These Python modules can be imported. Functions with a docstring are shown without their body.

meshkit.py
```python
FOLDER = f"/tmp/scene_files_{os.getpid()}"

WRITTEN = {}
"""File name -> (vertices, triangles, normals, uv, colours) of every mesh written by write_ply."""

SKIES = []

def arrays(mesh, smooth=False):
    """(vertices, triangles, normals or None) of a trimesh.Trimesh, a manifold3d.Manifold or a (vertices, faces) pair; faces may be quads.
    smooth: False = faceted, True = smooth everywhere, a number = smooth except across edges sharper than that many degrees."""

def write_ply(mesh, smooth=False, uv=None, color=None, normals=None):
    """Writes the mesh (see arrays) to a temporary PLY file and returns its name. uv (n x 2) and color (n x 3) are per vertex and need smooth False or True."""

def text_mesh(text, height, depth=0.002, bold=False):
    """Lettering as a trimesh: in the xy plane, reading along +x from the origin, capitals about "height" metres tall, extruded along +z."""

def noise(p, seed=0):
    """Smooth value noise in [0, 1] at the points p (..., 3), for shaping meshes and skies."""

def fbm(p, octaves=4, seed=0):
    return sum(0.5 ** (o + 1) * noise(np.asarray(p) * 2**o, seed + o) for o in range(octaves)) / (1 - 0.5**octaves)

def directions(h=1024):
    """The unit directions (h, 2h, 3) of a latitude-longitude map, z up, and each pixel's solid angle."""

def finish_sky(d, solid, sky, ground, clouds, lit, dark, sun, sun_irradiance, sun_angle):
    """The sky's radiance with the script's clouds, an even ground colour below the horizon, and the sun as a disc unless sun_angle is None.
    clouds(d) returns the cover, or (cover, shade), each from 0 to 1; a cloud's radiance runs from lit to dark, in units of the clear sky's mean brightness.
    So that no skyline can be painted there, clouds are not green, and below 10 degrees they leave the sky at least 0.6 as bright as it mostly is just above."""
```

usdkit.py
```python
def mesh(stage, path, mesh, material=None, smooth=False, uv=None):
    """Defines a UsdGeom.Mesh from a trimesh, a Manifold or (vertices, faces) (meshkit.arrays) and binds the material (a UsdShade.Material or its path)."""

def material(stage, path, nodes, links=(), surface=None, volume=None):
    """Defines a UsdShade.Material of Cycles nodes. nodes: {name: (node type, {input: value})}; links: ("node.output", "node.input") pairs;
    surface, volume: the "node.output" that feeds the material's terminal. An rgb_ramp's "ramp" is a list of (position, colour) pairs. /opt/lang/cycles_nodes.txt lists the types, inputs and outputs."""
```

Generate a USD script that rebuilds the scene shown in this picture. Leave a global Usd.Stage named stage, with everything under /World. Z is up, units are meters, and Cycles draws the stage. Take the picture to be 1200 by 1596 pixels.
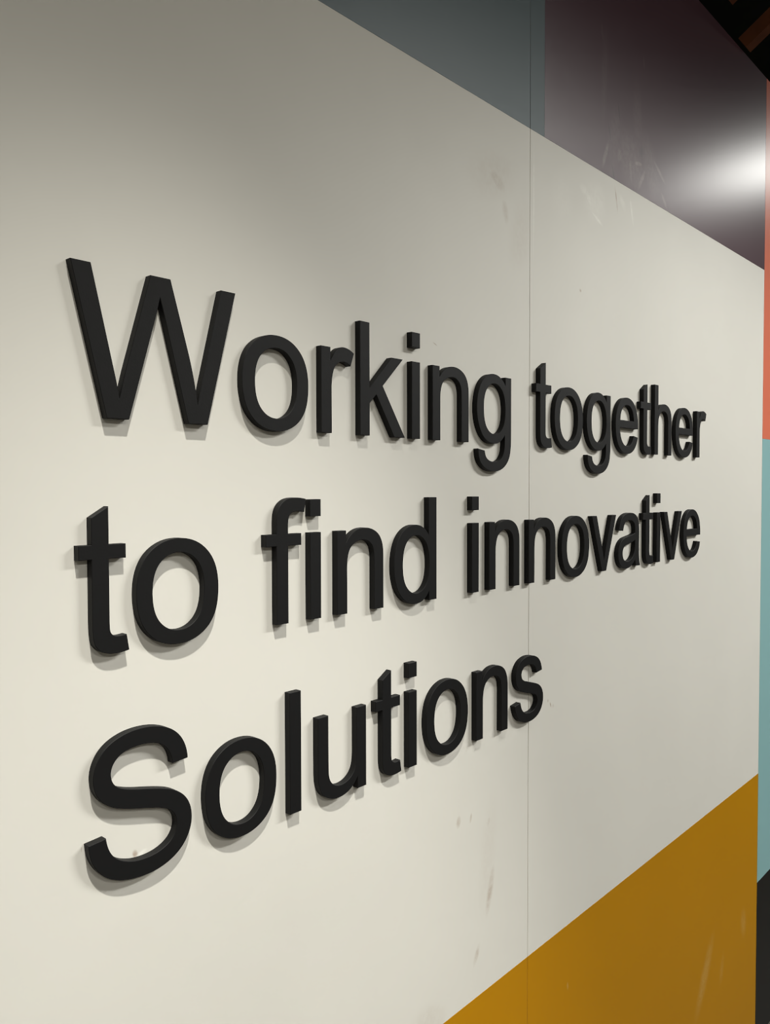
import math, random
import numpy as np
import trimesh
import usdkit
from pxr import Usd, UsdGeom, UsdLux, Gf, Sdf, UsdShade
from shapely.geometry import Polygon

random.seed(7)
stage = Usd.Stage.CreateInMemory()
UsdGeom.SetStageUpAxis(stage, UsdGeom.Tokens.z)
UsdGeom.SetStageMetersPerUnit(stage, 1.0)
UsdGeom.Xform.Define(stage, '/World')
UsdGeom.Scope.Define(stage, '/World/Looks')

# ------------------------------------------------------------------ camera
# The mural wall is the plane y = 0 and runs along +x; the room is at y < 0.
H = 1.62                                            # eye height of the photographer
F_PX, YAW, PITCH, ROLL, DIST = 1254.17, 0.83051, -0.03097, -0.00221, 0.75148
fw = np.array([math.sin(YAW) * math.cos(PITCH), math.cos(YAW) * math.cos(PITCH), math.sin(PITCH)])
rt = np.array([math.cos(YAW), -math.sin(YAW), 0.0])
up = np.cross(rt, fw)
c_, s_ = math.cos(ROLL), math.sin(ROLL)
rt, up = c_ * rt + s_ * up, -s_ * rt + c_ * up
cam = UsdGeom.Camera.Define(stage, '/World/Camera')
cam.CreateHorizontalApertureAttr(24.0)
cam.CreateVerticalApertureAttr(24.0 * 1596 / 1200)
cam.CreateFocalLengthAttr(24.0 * F_PX / 1200)
cam.CreateClippingRangeAttr(Gf.Vec2f(0.05, 100))
cam.CreateExposureAttr(0.0)
M = Gf.Matrix4d(*rt, 0, *up, 0, *(-fw), 0, 0, -DIST, H, 1)
UsdGeom.Xformable(cam).AddTransformOp().Set(M)

# ------------------------------------------------------------------ light
def aim(prim, pos, target):
    pos, target = np.array(pos, float), np.array(target, float)
    z = pos - target; z /= np.linalg.norm(z)
    x = np.cross([0, 1, 0.001], z); x /= np.linalg.norm(x)
    y = np.cross(z, x)
    UsdGeom.Xformable(prim).AddTransformOp().Set(Gf.Matrix4d(*x, 0, *y, 0, *z, 0, *pos, 1))

def spot(name, pos, target, intensity, radius, cone, soft, color):
    l = UsdLux.SphereLight.Define(stage, '/World/' + name)
    l.CreateRadiusAttr(radius); l.CreateIntensityAttr(intensity); l.CreateColorAttr(Gf.Vec3f(*color)); l.CreateNormalizeAttr(True)
    sh = UsdLux.ShapingAPI.Apply(l.GetPrim())
    sh.CreateShapingConeAngleAttr(cone); sh.CreateShapingConeSoftnessAttr(soft)
    aim(l, pos, target)

def panel_light(name, pos, target, w, h, intensity, color, half_spread=None):
    l = UsdLux.RectLight.Define(stage, '/World/' + name)
    l.CreateWidthAttr(w); l.CreateHeightAttr(h); l.CreateIntensityAttr(intensity); l.CreateColorAttr(Gf.Vec3f(*color))
    if half_spread:                                 # louvred fixture
        UsdLux.ShapingAPI.Apply(l.GetPrim()).CreateShapingConeAngleAttr(half_spread)
    aim(l, pos, target)

WARM = (1.0, 0.975, 0.89)
COOL = (1.0, 0.995, 0.945)
I_KEY, I_ROW, I_FAR, I_PANEL = 127.0, 38.5, 50.0, 37.0
spot('spot_lamp', (0.12, -1.2, H + 2.3), (0.612, 0, H - 1.5), I_KEY, 0.045, 15.3, 0.84, WARM)
for n_ in range(6):                                 # a track of wash lights along the room, all turned towards the lettering
    x_ = 3.0 + 0.5 * n_
    spot(f'wash_lamp_{n_:03d}', (x_, -2.53, H + 2.4), (x_ - 2.26 - 0.48 * (x_ - 3.3), 0, H - 1.912), I_ROW, 0.2, 26.5, 0.46, COOL)
panel_light('far_lamp', (6.57, -1.31, H + 2.42), (6.57, -1.31, 0), 0.6, 0.3, I_FAR, COOL)
for n_, x_ in enumerate((-2.0, 0.6)):  # unseen panels added high behind the camera as soft ambient fill
    panel_light(f'fill_panel_{n_:03d}', (x_, -5.0, H + 2.6), (x_, -5.0, 0), 1.2, 0.6, I_PANEL, WARM)

# ------------------------------------------------------------------ materials
def lin(r, g, b):
    f = lambda v: v / 12.92 if v <= 0.04045 else ((v + 0.055) / 1.055) ** 2.4
    return tuple(f(v / 255) for v in (r, g, b))

def mat(name, color, rough=0.5, spec=0.5, vary=0.0, vscale=6.0, bump=0.0, bscale=400.0, coat=0.0, coat_rough=0.2):
    n = {'geo': ('geometry', {}), 'p': ('principled_bsdf', {'base_color': color, 'roughness': rough, 'specular_ior_level': spec, 'coat_weight': coat, 'coat_roughness': coat_rough})}
    l = []
    if vary:
        n['nz'] = ('noise_texture', {'scale': vscale, 'detail': 4.0})
        n['rp'] = ('rgb_ramp', {'ramp': [(0.3, tuple(c * (1 - vary) for c in color)), (0.7, tuple(min(1, c * (1 + vary)) for c in color))]})
        l += [('geo.position', 'nz.vector'), ('nz.fac', 'rp.fac'), ('rp.color', 'p.base_color')]
    if bump:
        n['nb'] = ('noise_texture', {'scale': bscale, 'detail': 2.0})
        n['bp'] = ('bump', {'strength': bump, 'distance': 0.001})
        l += [('geo.position', 'nb.vector'), ('nb.fac', 'bp.height'), ('bp.normal', 'p.normal')]
    return usdkit.material(stage, '/World/Looks/' + name, n, l, surface='p.BSDF')

# marks on the paint, smears and a gloss reflection painted on the mustard: (x, z, half width, half length, tilt in degrees, strength, 0 darker / 1 paler)
def marked(name, color, rough, spec, marks=(), dark=None, pale=None, bump=0.03):
    """A paint with soft-edged smears, scuffs and painted gloss of a darker or a paler tone at given places on the wall."""
    n = {'geo': ('geometry', {}), 'p': ('principled_bsdf', {'roughness': rough, 'specular_ior_level': spec}),
         'nz': ('noise_texture', {'scale': 3.0, 'detail': 3.0}),
         'ns': ('noise_texture', {'scale': 70.0, 'detail': 4.0, 'roughness': 0.65}),
         'sr': ('map_range', {'from_min': 0.32, 'from_max': 0.6, 'to_min': 0.35, 'to_max': 1.0, 'clamp': True}),
         'rp': ('rgb_ramp', {'ramp': [(0.3, tuple(c * 0.98 for c in color)), (0.7, tuple(min(1, c * 1.02) for c in color))]}),
         'nb': ('noise_texture', {'scale': 220.0, 'detail': 3.0}),
         'bp': ('bump', {'strength': bump, 'distance': 0.001})}
    l = [('geo.position', 'nz.vector'), ('geo.position', 'ns.vector'), ('ns.fac', 'sr.value'), ('nz.fac', 'rp.fac'), ('geo.position', 'nb.vector'), ('nb.fac', 'bp.height'), ('bp.normal', 'p.normal')]
    out = 'rp.color'
    for side, tint in ((0, dark), (1, pale)):
        last = None
        for i, (x, z, hw, hh, tilt, st, sd) in enumerate(marks):
            if sd != side: continue
            m, d, r, q = (f'{c}{side}{i}' for c in 'mdra')
            n[m] = ('mapping', {'mapping_type': 'texture', 'location': (x, 0, H + z), 'rotation': (0, math.radians(tilt), 0), 'scale': (hw, 1.0, hh)})
            n[d] = ('vector_math', {'math_type': 'length'})
            n[r] = ('map_range', {'range_type': 'smoothstep', 'from_min': 1.0, 'from_max': 0.2, 'to_min': 0.0, 'to_max': st})
            l += [('geo.position', m + '.vector'), (m + '.vector', d + '.vector1'), (d + '.value', r + '.value')]
            if last:
                n[q] = ('math', {'math_type': 'maximum'})
                l += [(last, q + '.value1'), (r + '.result', q + '.value2')]
                last = q + '.value'
            else:
                last = r + '.result'
        if last:
            n[f'sm{side}'] = ('math', {'math_type': 'multiply', 'use_clamp': True})
            n[f'mx{side}'] = ('mix_color', {'b': tint})
            l += [('sr.result', f'sm{side}.value1'), (last, f'sm{side}.value2'), (f'sm{side}.value', f'mx{side}.fac'), (out, f'mx{side}.a')]
            out = f'mx{side}.result'
    l.append((out, 'p.base_color'))
    return usdkit.material(stage, '/World/Looks/' + name, n, l, surface='p.BSDF')

WHITE_MARKS = [(0.4426, -0.3835, 0.0035, 0.0085, 68, 0.9, 1), (0.3765, -0.3575, 0.0007, 0.004, 0, 0.7, 0), (0.3800, -0.3528, 0.0007, 0.0055, 80, 0.6, 0),
               (1.42, 0.545, 0.06, 0.05, -30, 0.3, 1), (1.30, 0.52, 0.05, 0.06, 10, 0.15, 1), (1.08, 0.50, 0.09, 0.05, -20, 0.12, 0), (1.16, 0.42, 0.04, 0.08, 15, 0.10, 0), (1.07, -0.6, 0.03, 0.12, 8, 0.08, 0),
               (1.396, 0.543, 0.0108, 0.0244, -37, 0.6, 1), (1.427, 0.514, 0.0054, 0.0316, -70, 0.7, 1), (1.376, 0.556, 0.01275, 0.0197, -85, 0.4, 1),
               (1.575, 0.564, 0.00585, 0.0334, -16, 0.7, 1), (1.533, 0.572, 0.01155, 0.0243, -43, 0.4, 1), (1.202, 0.49, 0.00255, 0.1344, 0, 0.5, 1),
               (1.507, 0.571, 0.003, 0.0316, -15, 0.7, 0), (1.093, 0.494, 0.0165, 0.0341, -66, 0.3, 0), (1.116, 0.45, 0.01125, 0.0232, -14, 0.25, 0),
               (1.365, 0.366, 0.0042, 0.005, -58, 0.6, 0), (0.991, -0.522, 0.00735, 0.0124, 9, 0.55, 0), (1.023, -0.526, 0.0033, 0.0103, 11, 0.55, 0),
               (1.072, -0.547, 0.0057, 0.0128, 14, 0.2, 0), (1.076, -0.662, 0.0105, 0.0493, 13, 0.45, 0), (1.039, -0.754, 0.0075, 0.021, 25, 0.4, 0),
               (1.255, -0.384, 0.0021, 0.004, -1, 0.8, 0), (1.264, -0.393, 0.00225, 0.007, -22, 0.8, 0), (1.273, -0.397, 0.00195, 0.0047, -1, 0.7, 0),
               (0.933, 0.211, 0.00135, 0.0075, -68, 0.6, 0), (0.435, -0.382, 0.00615, 0.0041, -109, 0.8, 0), (0.921, -0.805, 0.0354, 0.0574, 114, 0.15, 0)]
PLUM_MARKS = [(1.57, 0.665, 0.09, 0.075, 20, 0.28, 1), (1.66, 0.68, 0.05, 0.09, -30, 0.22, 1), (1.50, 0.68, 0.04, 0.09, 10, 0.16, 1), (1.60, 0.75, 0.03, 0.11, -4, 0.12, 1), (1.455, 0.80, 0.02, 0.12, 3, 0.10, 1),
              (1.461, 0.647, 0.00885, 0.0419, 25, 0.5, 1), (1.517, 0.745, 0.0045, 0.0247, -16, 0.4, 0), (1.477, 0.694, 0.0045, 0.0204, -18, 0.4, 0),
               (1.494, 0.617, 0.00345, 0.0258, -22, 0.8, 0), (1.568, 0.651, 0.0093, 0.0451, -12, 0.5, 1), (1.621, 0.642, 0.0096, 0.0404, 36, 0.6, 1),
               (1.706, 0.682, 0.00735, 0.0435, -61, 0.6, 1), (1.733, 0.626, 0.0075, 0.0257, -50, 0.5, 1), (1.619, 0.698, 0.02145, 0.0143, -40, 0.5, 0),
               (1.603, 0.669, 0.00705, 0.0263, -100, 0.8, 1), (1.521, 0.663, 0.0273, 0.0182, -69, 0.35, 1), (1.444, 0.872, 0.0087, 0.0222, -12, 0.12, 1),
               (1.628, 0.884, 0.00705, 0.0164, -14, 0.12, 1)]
MUSTARD_GLOSS_MARKS = [(2.016, -1.236, 0.0327, 0.1283, 33, 0.5, 1), (2.297, -1.214, 0.0294, 0.0555, -11, 0.35, 1), (1.33, -0.941, 0.0045, 0.0107, -8, 0.6, 1),  # first is a gloss reflection painted in, the rest are paler patches
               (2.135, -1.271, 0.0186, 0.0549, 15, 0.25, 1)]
M_WHITE = marked('white_paint', lin(222, 220, 213), 0.55, 0.25, WHITE_MARKS, lin(160, 136, 114), lin(244, 243, 236))
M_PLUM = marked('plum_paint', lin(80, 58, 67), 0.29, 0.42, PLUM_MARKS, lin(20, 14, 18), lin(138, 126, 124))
M_SLATE = marked('slate_paint', lin(93, 106, 111), 0.38, 0.24)
M_MUSTARD = marked('mustard_paint', lin(184, 129, 10), 0.45, 0.12, MUSTARD_GLOSS_MARKS, lin(120, 80, 10), lin(196, 160, 90))
M_CORAL = marked('coral_paint', lin(222, 118, 90), 0.32, 0.3)
M_TEAL = marked('teal_paint', lin(138, 180, 183), 0.45, 0.15)
M_CHARCOAL = marked('charcoal_paint', lin(22, 20, 17), 0.40, 0.25)
M_BOARD = mat('board_edge', lin(188, 170, 140), 0.8, 0.3, 0.08, 30)
M_BLACK = mat('letter_black', lin(17, 17, 18), 0.6, 0.24, 0.05, 40, bump=0.08, bscale=500)
M_GLUE = mat('dried_glue', lin(214, 186, 140), 0.4)
M_FLOOR = mat('floor_concrete', lin(84, 82, 78), 0.45, 0.5, 0.08, 3, bump=0.05, bscale=60)
M_DECK = mat('dark_ceiling', lin(54, 60, 55), 0.8, 0.3, 0.1, 5)
M_WOOD = mat('rafter_wood', lin(110, 62, 36), 0.6, 0.4, 0.2, 14)
M_ROOM = mat('room_wall_paint', lin(170, 165, 155), 0.7, 0.3, 0.03, 2)

# ------------------------------------------------------------------ helpers
used = {}
def numbered(path):
    k = used.get(path, 0); used[path] = k + 1
    return path if k == 0 else f'{path}_{k:03d}'

def tag(prim, label=None, category=None, group=None, kind=None):
    for k, v in (('label', label), ('category', category), ('group', group), ('kind', kind)):
        if v: prim.SetCustomDataByKey(k, v)
    return prim

def obj(name, mesh, material, parent='/World', smooth=False):
    return usdkit.mesh(stage, numbered(f'{parent}/{name}'), mesh, material, smooth=smooth).GetPrim()

def xform(name, pos=(0, 0, 0), parent='/World'):
    x = UsdGeom.Xform.Define(stage, numbered(f'{parent}/{name}'))
    x.AddTranslateOp().Set(Gf.Vec3d(*pos))
    return x.GetPrim()

def box(x0, x1, y0, y1, z0, z1):
    return trimesh.creation.box(bounds=[[x0, y0, z0], [x1, y1, z1]])

def signed(r):
    return 0.5 * np.sum(r[:, 0] * np.roll(r[:, 1], -1) - np.roll(r[:, 0], -1) * r[:, 1])

def inset(r, d):
    """Every vertex of a ring moved d to the left of its direction (inward for a counterclockwise outline)."""
    a, b = r - np.roll(r, 1, 0), np.roll(r, -1, 0) - r
    a /= np.linalg.norm(a, axis=1, keepdims=True); b /= np.linalg.norm(b, axis=1, keepdims=True)
    na, nb = np.stack([-a[:, 1], a[:, 0]], 1), np.stack([-b[:, 1], b[:, 0]], 1)
    m = na + nb
    k = np.maximum(np.sum(m * m, 1, keepdims=True) / 2, 0.25)
    return r + d * m / k

def plate(polygon_rings, depth, chamfer=0.0, y=0.0, sign=-1):
    """Outlines in (x, z) standing on the plane y, rising depth towards the room, with a chamfered front edge. First ring: the outline; others: holes."""
    rings = []
    for i, r in enumerate(polygon_rings):
        r = np.asarray(r, float)
        if (signed(r) > 0) != (i == 0): r = r[::-1]
        rings.append(r)
    V, F = [], []
    n0 = 0
    fronts = []
    for r in rings:
        n = len(r)
        lv = [(r, 0.0), (r, depth - chamfer)] + ([(inset(r, chamfer), depth)] if chamfer else [])
        for p, d in lv:
            V += [(q[0], y + sign * d, q[1]) for q in p]
        for k in range(len(lv) - 1):
            for j in range(n):
                a, b = n0 + k * n + j, n0 + k * n + (j + 1) % n
                F += [(a, b, b + n), (a, b + n, a + n)]
        fronts.append(lv[-1][0])
        n0 += n * len(lv)
    import mapbox_earcut as me
    for rr, d, flip in ((fronts, depth, False), (rings, 0.0, True)):
        pts = np.concatenate(rr); ends = np.cumsum([len(q) for q in rr]).astype(np.uint32)
        t = me.triangulate_float64(pts, ends).reshape(-1, 3)
        base = len(V)
        V += [(q[0], y + sign * d, q[1]) for q in pts]
        a = pts[t]
        cw = np.cross(a[:, 1] - a[:, 0], a[:, 2] - a[:, 0])
        t = np.where((cw > 0)[:, None], t, t[:, ::-1])     # counterclockwise in (x, z) faces -y
        if flip: t = t[:, ::-1]
        F += [tuple(int(v) + base for v in q) for q in t]
    m = trimesh.Trimesh(np.array(V), np.array(F), process=False)
    m.merge_vertices()
    return m

# ------------------------------------------------------------------ the room shell
Z_TOP, Z_BAND, Z_LOW, Z_DARK, Z_CT = H + 1.139, H + 0.608, H - 0.8235, H - 1.143, H + 0.1346
X_END, X_SPLIT, PW, GAP = 2.4082, 1.2362, 1.2178, 0.001
Z_CEIL = H + 2.75

X_MIN, X_MAX, Y_ROOM = -3.68, 8.49, -7.0
tag(obj('floor', box(X_MIN - 0.2, X_MAX + 0.2, Y_ROOM - 0.2, 0.3, -0.1, 0), M_FLOOR), 'plain dark grey floor in front of the painted wall', kind='structure')
tag(obj('ceiling', box(X_MIN - 0.2, X_MAX + 0.2, Y_ROOM - 0.2, 2.2, Z_CEIL, Z_CEIL + 0.1), M_DECK), 'black-painted high ceiling over the painted wall', kind='structure')
tag(obj('wall_back', box(X_MIN - 0.2, X_MAX + 0.2, Y_ROOM - 0.2, Y_ROOM, 0, Z_CEIL), M_ROOM), 'plain wall across the room from the lettering', kind='structure')
tag(obj('wall_left', box(X_MIN - 0.2, X_MIN, Y_ROOM, 2.1, 0, Z_CEIL), M_ROOM), 'plain end wall left of the lettering', kind='structure')
tag(obj('wall_right', box(X_MAX, X_MAX + 0.2, Y_ROOM, 2.1, 0, Z_CEIL), M_ROOM), 'plain end wall far to the right', kind='structure')
tag(obj('wall_behind', box(X_MIN, X_MAX, 2.0, 2.2, 0, Z_CEIL), M_DECK), 'dark wall seen above the painted partition', kind='structure')

# painted partition of four-foot boards: every board a part, every colour field on it a sub-part
FILM = 0.0007
wall = tag(xform('wall_front'), 'long partition wall of boards painted in white, slate blue, plum, mustard, coral and teal fields', kind='structure')
wp = str(wall.GetPath())
FIELD_LABEL = {'white_field': 'broad off-white painted band behind the lettering', 'mustard_field': 'mustard yellow painted field below the white band', 'slate_field': 'slate blue painted field above the white band',
               'plum_field': 'glossy plum painted field above the white band', 'coral_field': 'coral painted field at the right edge', 'teal_field': 'pale teal painted field under the coral', 'charcoal_field': 'charcoal painted field at the foot of the teal'}
def field(name, x0, x1, z0, z1, material, parent):
    o = obj(name, plate([[(x0, z0), (x1, z0), (x1, z1), (x0, z1)]], FILM, 0.0003, y=FILM), material, parent)
    tag(o, FIELD_LABEL[name])
for k in range(-3, 5):
    x1 = X_END + PW * k; x0 = x1 - PW
    a, b = x0 + GAP / 2, x1 - GAP / 2
    board = obj('wall_board', box(a, b, FILM, 0.05, 0, Z_TOP), M_BOARD, wp)
    bp = str(board.GetPath())
    if k <= 0:
        field('white_field', a, b, Z_LOW, Z_BAND, M_WHITE, bp)
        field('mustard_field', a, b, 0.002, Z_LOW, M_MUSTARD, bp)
        if x0 < X_SPLIT < x1:
            field('slate_field', a, X_SPLIT, Z_BAND, Z_TOP, M_SLATE, bp)
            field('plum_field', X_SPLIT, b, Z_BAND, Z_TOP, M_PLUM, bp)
        else:
            field('slate_field', a, b, Z_BAND, Z_TOP, M_SLATE, bp)
    else:
        field('coral_field', a, b, Z_CT, Z_TOP, M_CORAL, bp)
        field('teal_field', a, b, Z_DARK, Z_CT, M_TEAL, bp)
        field('charcoal_field', a, b, 0.002, Z_DARK, M_CHARCOAL, bp)

# roof rafters that come down to the head of the partition, sloping up over the room
def rafter(x, y, z, rise_deg, length, w, d, label):
    m = trimesh.creation.box([w, length, d])
    m.apply_translation([0, -length / 2, 0])
    m.apply_transform(trimesh.transformations.rotation_matrix(-math.radians(rise_deg), [1, 0, 0]))
    m.apply_translation([x, y, z])
    tag(obj('roof_rafter', m, M_WOOD), label, kind='structure')
rafter(2.225, 0.0, H + 1.157, 33, 2.75, 0.034, 0.036, 'brown wooden rafter ending above the plum paint at the top right')
rafter(2.092, 0.0, H + 1.222, 33, 2.65, 0.034, 0.036, 'darker wooden rafter end at the very top edge')

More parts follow.
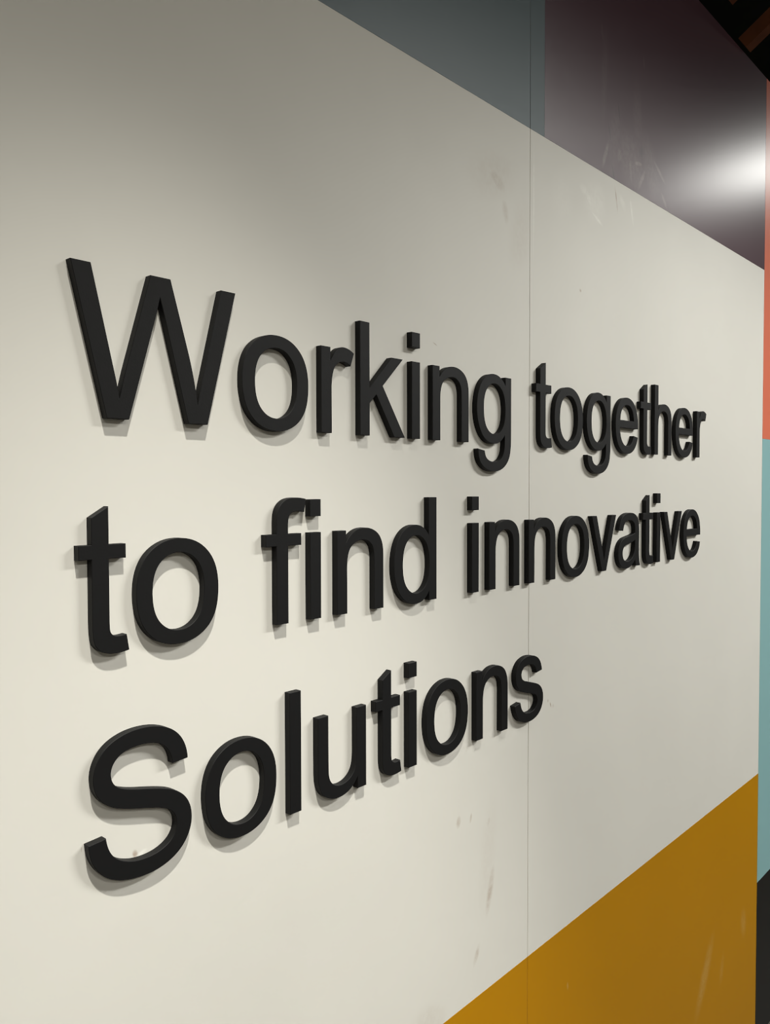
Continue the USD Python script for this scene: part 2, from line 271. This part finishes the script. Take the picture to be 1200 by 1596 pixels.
# ------------------------------------------------------------------ the letters
# outlines on a 2048 grid: 'x,y' is a corner, 'qx,y' the control point of a quadratic curve
G = {
 'W': [['372,0', '25,1466', '228,1466', '447,505', 'q486,340', '509,205', 'q555,400', '585,505', '866,1466', '1098,1466', '1310,724', 'q1384,448', '1416,205', 'q1444,344', '1491,525', '1728,1466', '1920,1466', '1540,0', '1296,0', '1020,1085', 'q981,1225', '974,1257', 'q950,1156', '931,1085', '612,0']],
 'o': [['68,531', 'q68,826', '232,968', 'q369,1086', '566,1086', 'q785,1086', '924,942.5', 'q1063,799', '1063,546', 'q1063,341', '1001.5,223.5', 'q940,106', '822.5,41', 'q705,-24', '566,-24', 'q343,-24', '205.5,119', 'q68,262'],
       ['253,531', 'q253,327', '342,225.5', 'q431,124', '566,124', 'q700,124', '789,226', 'q878,328', '878,537', 'q878,734', '788.5,835.5', 'q699,937', '566,937', 'q431,937', '342,836', 'q253,735']],
 'r': [['133,0', '133,1062', '295,1062', '295,901', 'q357,1014', '409.5,1050', 'q462,1086', '525,1086', 'q616,1086', '710,1028', '648,861', 'q582,900', '516,900', 'q457,900', '410,864.5', 'q363,829', '343,766', 'q313,670', '313,556', '313,0']],
 'k': [['136,0', '136,1466', '316,1466', '316,630', '742,1062', '975,1062', '569,668', '1016,0', '794,0', '443,543', '316,421', '316,0']],
 'i': [['136,0', '316,0', '316,1062', '136,1062'], ['136,1259', '316,1259', '316,1466', '136,1466']],
 'n': [['135,0', '135,1062', '297,1062', '297,911', 'q414,1086', '635,1086', 'q731,1086', '811.5,1051.5', 'q892,1017', '932,961', 'q972,905', '988,828', 'q998,778', '998,653', '998,0', '818,0', '818,646', 'q818,756', '797,810.5', 'q776,865', '722.5,897.5', 'q669,930', '597,930', 'q482,930', '398.5,857', 'q315,784', '315,580', '315,0']],
 'g': [['102,-88', '277,-114', 'q288,-195', '338,-232', 'q405,-282', '521,-282', 'q646,-282', '714,-232', 'q782,-182', '806,-92', 'q820,-37', '819,139', 'q701,0', '525,0', 'q306,0', '186,158', 'q66,316', '66,537', 'q66,689', '121,817.5', 'q176,946', '280.5,1016', 'q385,1086', '526,1086', 'q714,1086', '836,934', '836,1062', '1002,1062', '1002,144', 'q1002,-104', '951.5,-207.5', 'q901,-311', '791.5,-371', 'q682,-431', '522,-431', 'q332,-431', '215,-345.5', 'q98,-260'],
       ['251,550', 'q251,341', '334,245', 'q417,149', '542,149', 'q666,149', '750,244.5', 'q834,340', '834,544', 'q834,739', '747.5,838', 'q661,937', '539,937', 'q419,937', '335,839.5', 'q251,742']],
 't': [['528,161', '554,2', 'q478,-14', '418,-14', 'q320,-14', '266,17', 'q212,48', '190,98.5', 'q168,149', '168,311', '168,922', '36,922', '36,1062', '168,1062', '168,1325', '347,1433', '347,1062', '528,1062', '528,922', '347,922', '347,301', 'q347,224', '356.5,202', 'q366,180', '387.5,167', 'q409,154', '449,154', 'q479,154']],
 'e': [['862,342', '1048,319', 'q1004,156', '885,66', 'q766,-24', '581,-24', 'q348,-24', '211.5,119.5', 'q75,263', '75,522', 'q75,790', '213,938', 'q351,1086', '571,1086', 'q784,1086', '919,941', 'q1054,796', '1054,533', 'q1054,517', '1053,485', '261,485', 'q271,310', '360,217', 'q449,124', '582,124', 'q681,124', '751,176', 'q821,228'],
       ['271,633', '864,633', 'q852,767', '796,834', 'q710,938', '573,938', 'q449,938', '364.5,855', 'q280,772']],
 'h': [['135,0', '135,1466', '315,1466', '315,940', 'q441,1086', '633,1086', 'q751,1086', '838,1039.5', 'q925,993', '962.5,911', 'q1000,829', '1000,673', '1000,0', '820,0', '820,673', 'q820,808', '761.5,869.5', 'q703,931', '596,931', 'q516,931', '445.5,889.5', 'q375,848', '345,777', 'q315,706', '315,581', '315,0']],
 'f': [['178,0', '178,922', '19,922', '19,1062', '178,1062', '178,1175', 'q178,1282', '197,1334', 'q223,1404', '288.5,1447.5', 'q354,1491', '472,1491', 'q548,1491', '640,1473', '613,1316', 'q557,1326', '507,1326', 'q425,1326', '391,1291', 'q357,1256', '357,1160', '357,1062', '564,1062', '564,922', '357,922', '357,0']],
 'd': [['824,0', '824,134', 'q723,-24', '527,-24', 'q400,-24', '293.5,46', 'q187,116', '128.5,241.5', 'q70,367', '70,530', 'q70,689', '123,818.5', 'q176,948', '282,1017', 'q388,1086', '519,1086', 'q615,1086', '690,1045.5', 'q765,1005', '812,940', '812,1466', '991,1466', '991,0'],
       ['255,530', 'q255,326', '341,225', 'q427,124', '544,124', 'q662,124', '744.5,220.5', 'q827,317', '827,515', 'q827,733', '743,835', 'q659,937', '536,937', 'q416,937', '335.5,839', 'q255,741']],
 'v': [['430,0', '26,1062', '216,1062', '444,426', 'q481,323', '512,212', 'q536,296', '579,414', '815,1062', '1000,1062', '598,0']],
 'a': [['828,131', 'q728,46', '635.5,11', 'q543,-24', '437,-24', 'q262,-24', '168,61.5', 'q74,147', '74,280', 'q74,358', '109.5,422.5', 'q145,487', '202.5,526', 'q260,565', '332,585', 'q385,599', '492,612', 'q710,638', '813,674', 'q814,711', '814,721', 'q814,831', '763,876', 'q694,937', '558,937', 'q431,937', '370.5,892.5', 'q310,848', '281,735', '105,759', 'q129,872', '184,941.5', 'q239,1011', '343,1048.5', 'q447,1086', '584,1086', 'q720,1086', '805,1054', 'q890,1022', '930,973.5', 'q970,925', '986,851', 'q995,805', '995,685', '995,445', 'q995,194', '1006.5,127.5', 'q1018,61', '1052,0', '864,0', 'q836,56'],
       ['813,533', 'q715,493', '519,465', 'q408,449', '362,429', 'q316,409', '291,370.5', 'q266,332', '266,285', 'q266,213', '320.5,165', 'q375,117', '480,117', 'q584,117', '665,162.5', 'q746,208', '784,287', 'q813,348', '813,467']],
 'S': [['92,471', '275,487', 'q288,377', '335.5,306.5', 'q383,236', '483,192.5', 'q583,149', '708,149', 'q819,149', '904,182', 'q989,215', '1030.5,272.5', 'q1072,330', '1072,398', 'q1072,467', '1032,518.5', 'q992,570', '900,605', 'q841,628', '639,676.5', 'q437,725', '356,768', 'q251,823', '199.5,904.5', 'q148,986', '148,1087', 'q148,1198', '211,1294.5', 'q274,1391', '395,1441', 'q516,1491', '664,1491', 'q827,1491', '951.5,1438.5', 'q1076,1386', '1143,1284', 'q1210,1182', '1215,1053', '1029,1039', 'q1014,1178', '927.5,1249', 'q841,1320', '672,1320', 'q496,1320', '415.5,1255.5', 'q335,1191', '335,1100', 'q335,1021', '392,970', 'q448,919', '684.5,865.5', 'q921,812', '1009,772', 'q1137,713', '1198,622.5', 'q1259,532', '1259,414', 'q1259,297', '1192,193.5', 'q1125,90', '999.5,32.5', 'q874,-25', '717,-25', 'q518,-25', '383.5,33', 'q249,91', '172.5,207.5', 'q96,324']],
 'l': [['131,0', '311,0', '311,1466', '131,1466']],
 'u': [['831,0', '831,156', 'q707,-24', '494,-24', 'q400,-24', '318.5,12', 'q237,48', '197.5,102.5', 'q158,157', '142,236', 'q131,289', '131,404', '131,1062', '311,1062', '311,473', 'q311,332', '322,283', 'q339,212', '394,171.5', 'q449,131', '530,131', 'q611,131', '682,172.5', 'q753,214', '782.5,285.5', 'q812,357', '812,493', '812,1062', '992,1062', '992,0']],
 's': [['63,317', '241,345', 'q256,238', '324.5,181', 'q393,124', '516,124', 'q640,124', '700,174.5', 'q760,225', '760,293', 'q760,354', '707,389', 'q670,413', '523,450', 'q325,500', '248.5,536.5', 'q172,573', '132.5,637.5', 'q93,702', '93,780', 'q93,851', '125.5,911.5', 'q158,972', '214,1012', 'q256,1043', '328.5,1064.5', 'q401,1086', '484,1086', 'q609,1086', '703.5,1050', 'q798,1014', '843,952.5', 'q888,891', '905,788', '729,764', 'q717,846', '659.5,892', 'q602,938', '497,938', 'q373,938', '320,897', 'q267,856', '267,801', 'q267,766', '289,738', 'q311,709', '358,690', 'q385,680', '517,644', 'q708,593', '783.5,560.5', 'q859,528', '902,466', 'q945,404', '945,312', 'q945,222', '892.5,142.5', 'q840,63', '741,19.5', 'q642,-24', '517,-24', 'q310,-24', '201.5,62', 'q93,148']],
}
ADV = dict(W=1933, o=1139, r=682, k=1024, i=455, n=1139, g=1139, t=569, e=1139, h=1139, f=569, d=1139, v=1024, a=1139, S=1366, l=455, u=1139, s=1024)
ADV[' '] = 569
UNIT = 0.15 / 1466
DEPTH = 0.0093

def ring(spec, steps=9):
    pts = [(s.startswith('q'), np.array([float(v) for v in s.lstrip('q').split(',')])) for s in spec]
    out = []
    n = len(pts)
    for i, (q, p) in enumerate(pts):
        if not q:
            out.append(p)
        else:
            a, b = pts[i - 1][1], pts[(i + 1) % n][1]
            for k in range(1, steps):
                t = k / steps
                out.append((1 - t) ** 2 * a + 2 * t * (1 - t) * p + t * t * b)
    return np.array(out)

LINES = [('Working together', 0.36646, 0.06899), ('to find innovative', 0.36937, -0.16508), ('Solutions', 0.36980, -0.40086)]
LINE_NAMES = ['top', 'middle', 'bottom']
ORD = ['first', 'second', 'third', 'fourth', 'fifth', 'sixth', 'seventh', 'eighth', 'ninth', 'tenth']
NUDGE = {}                                           # (line, index): (dx, dz) in grid units, letters mounted slightly off
for li, (text, x0, z0) in enumerate(LINES):
    pen = 0
    words = text.split(' ')
    wi = ci = 0
    for idx, ch in enumerate(text):
        if ch == ' ':
            wi += 1; ci = 0; pen += ADV[' ']; continue
        word = words[wi]
        dx, dz = NUDGE.get((li, idx), (0, 0))
        ox, oz = x0 + (pen + dx) * UNIT, H + z0 + dz * UNIT
        size = 'capital' if ch.isupper() else 'small'
        label = f'black raised {size} letter {ch}, {ORD[ci]} letter of "{word}" on the {LINE_NAMES[li]} line'
        rings = [ring(r) * UNIT for r in G[ch]]
        if ch == 'i':
            x = xform('sign_letter', (ox, 0, oz))
            obj('stem', plate([rings[0]], DEPTH, 0.0005), M_BLACK, str(x.GetPath()), smooth=30)
            obj('dot', plate([rings[1]], DEPTH, 0.0005), M_BLACK, str(x.GetPath()), smooth=30)
        else:
            x = obj('sign_letter', plate(rings, DEPTH, 0.0005), M_BLACK, smooth=30)
            UsdGeom.Xformable(x).AddTranslateOp().Set(Gf.Vec3d(ox, 0, oz))
        tag(x, label, 'letter', 'raised black sign letters')
        pen += ADV[ch]; ci += 1
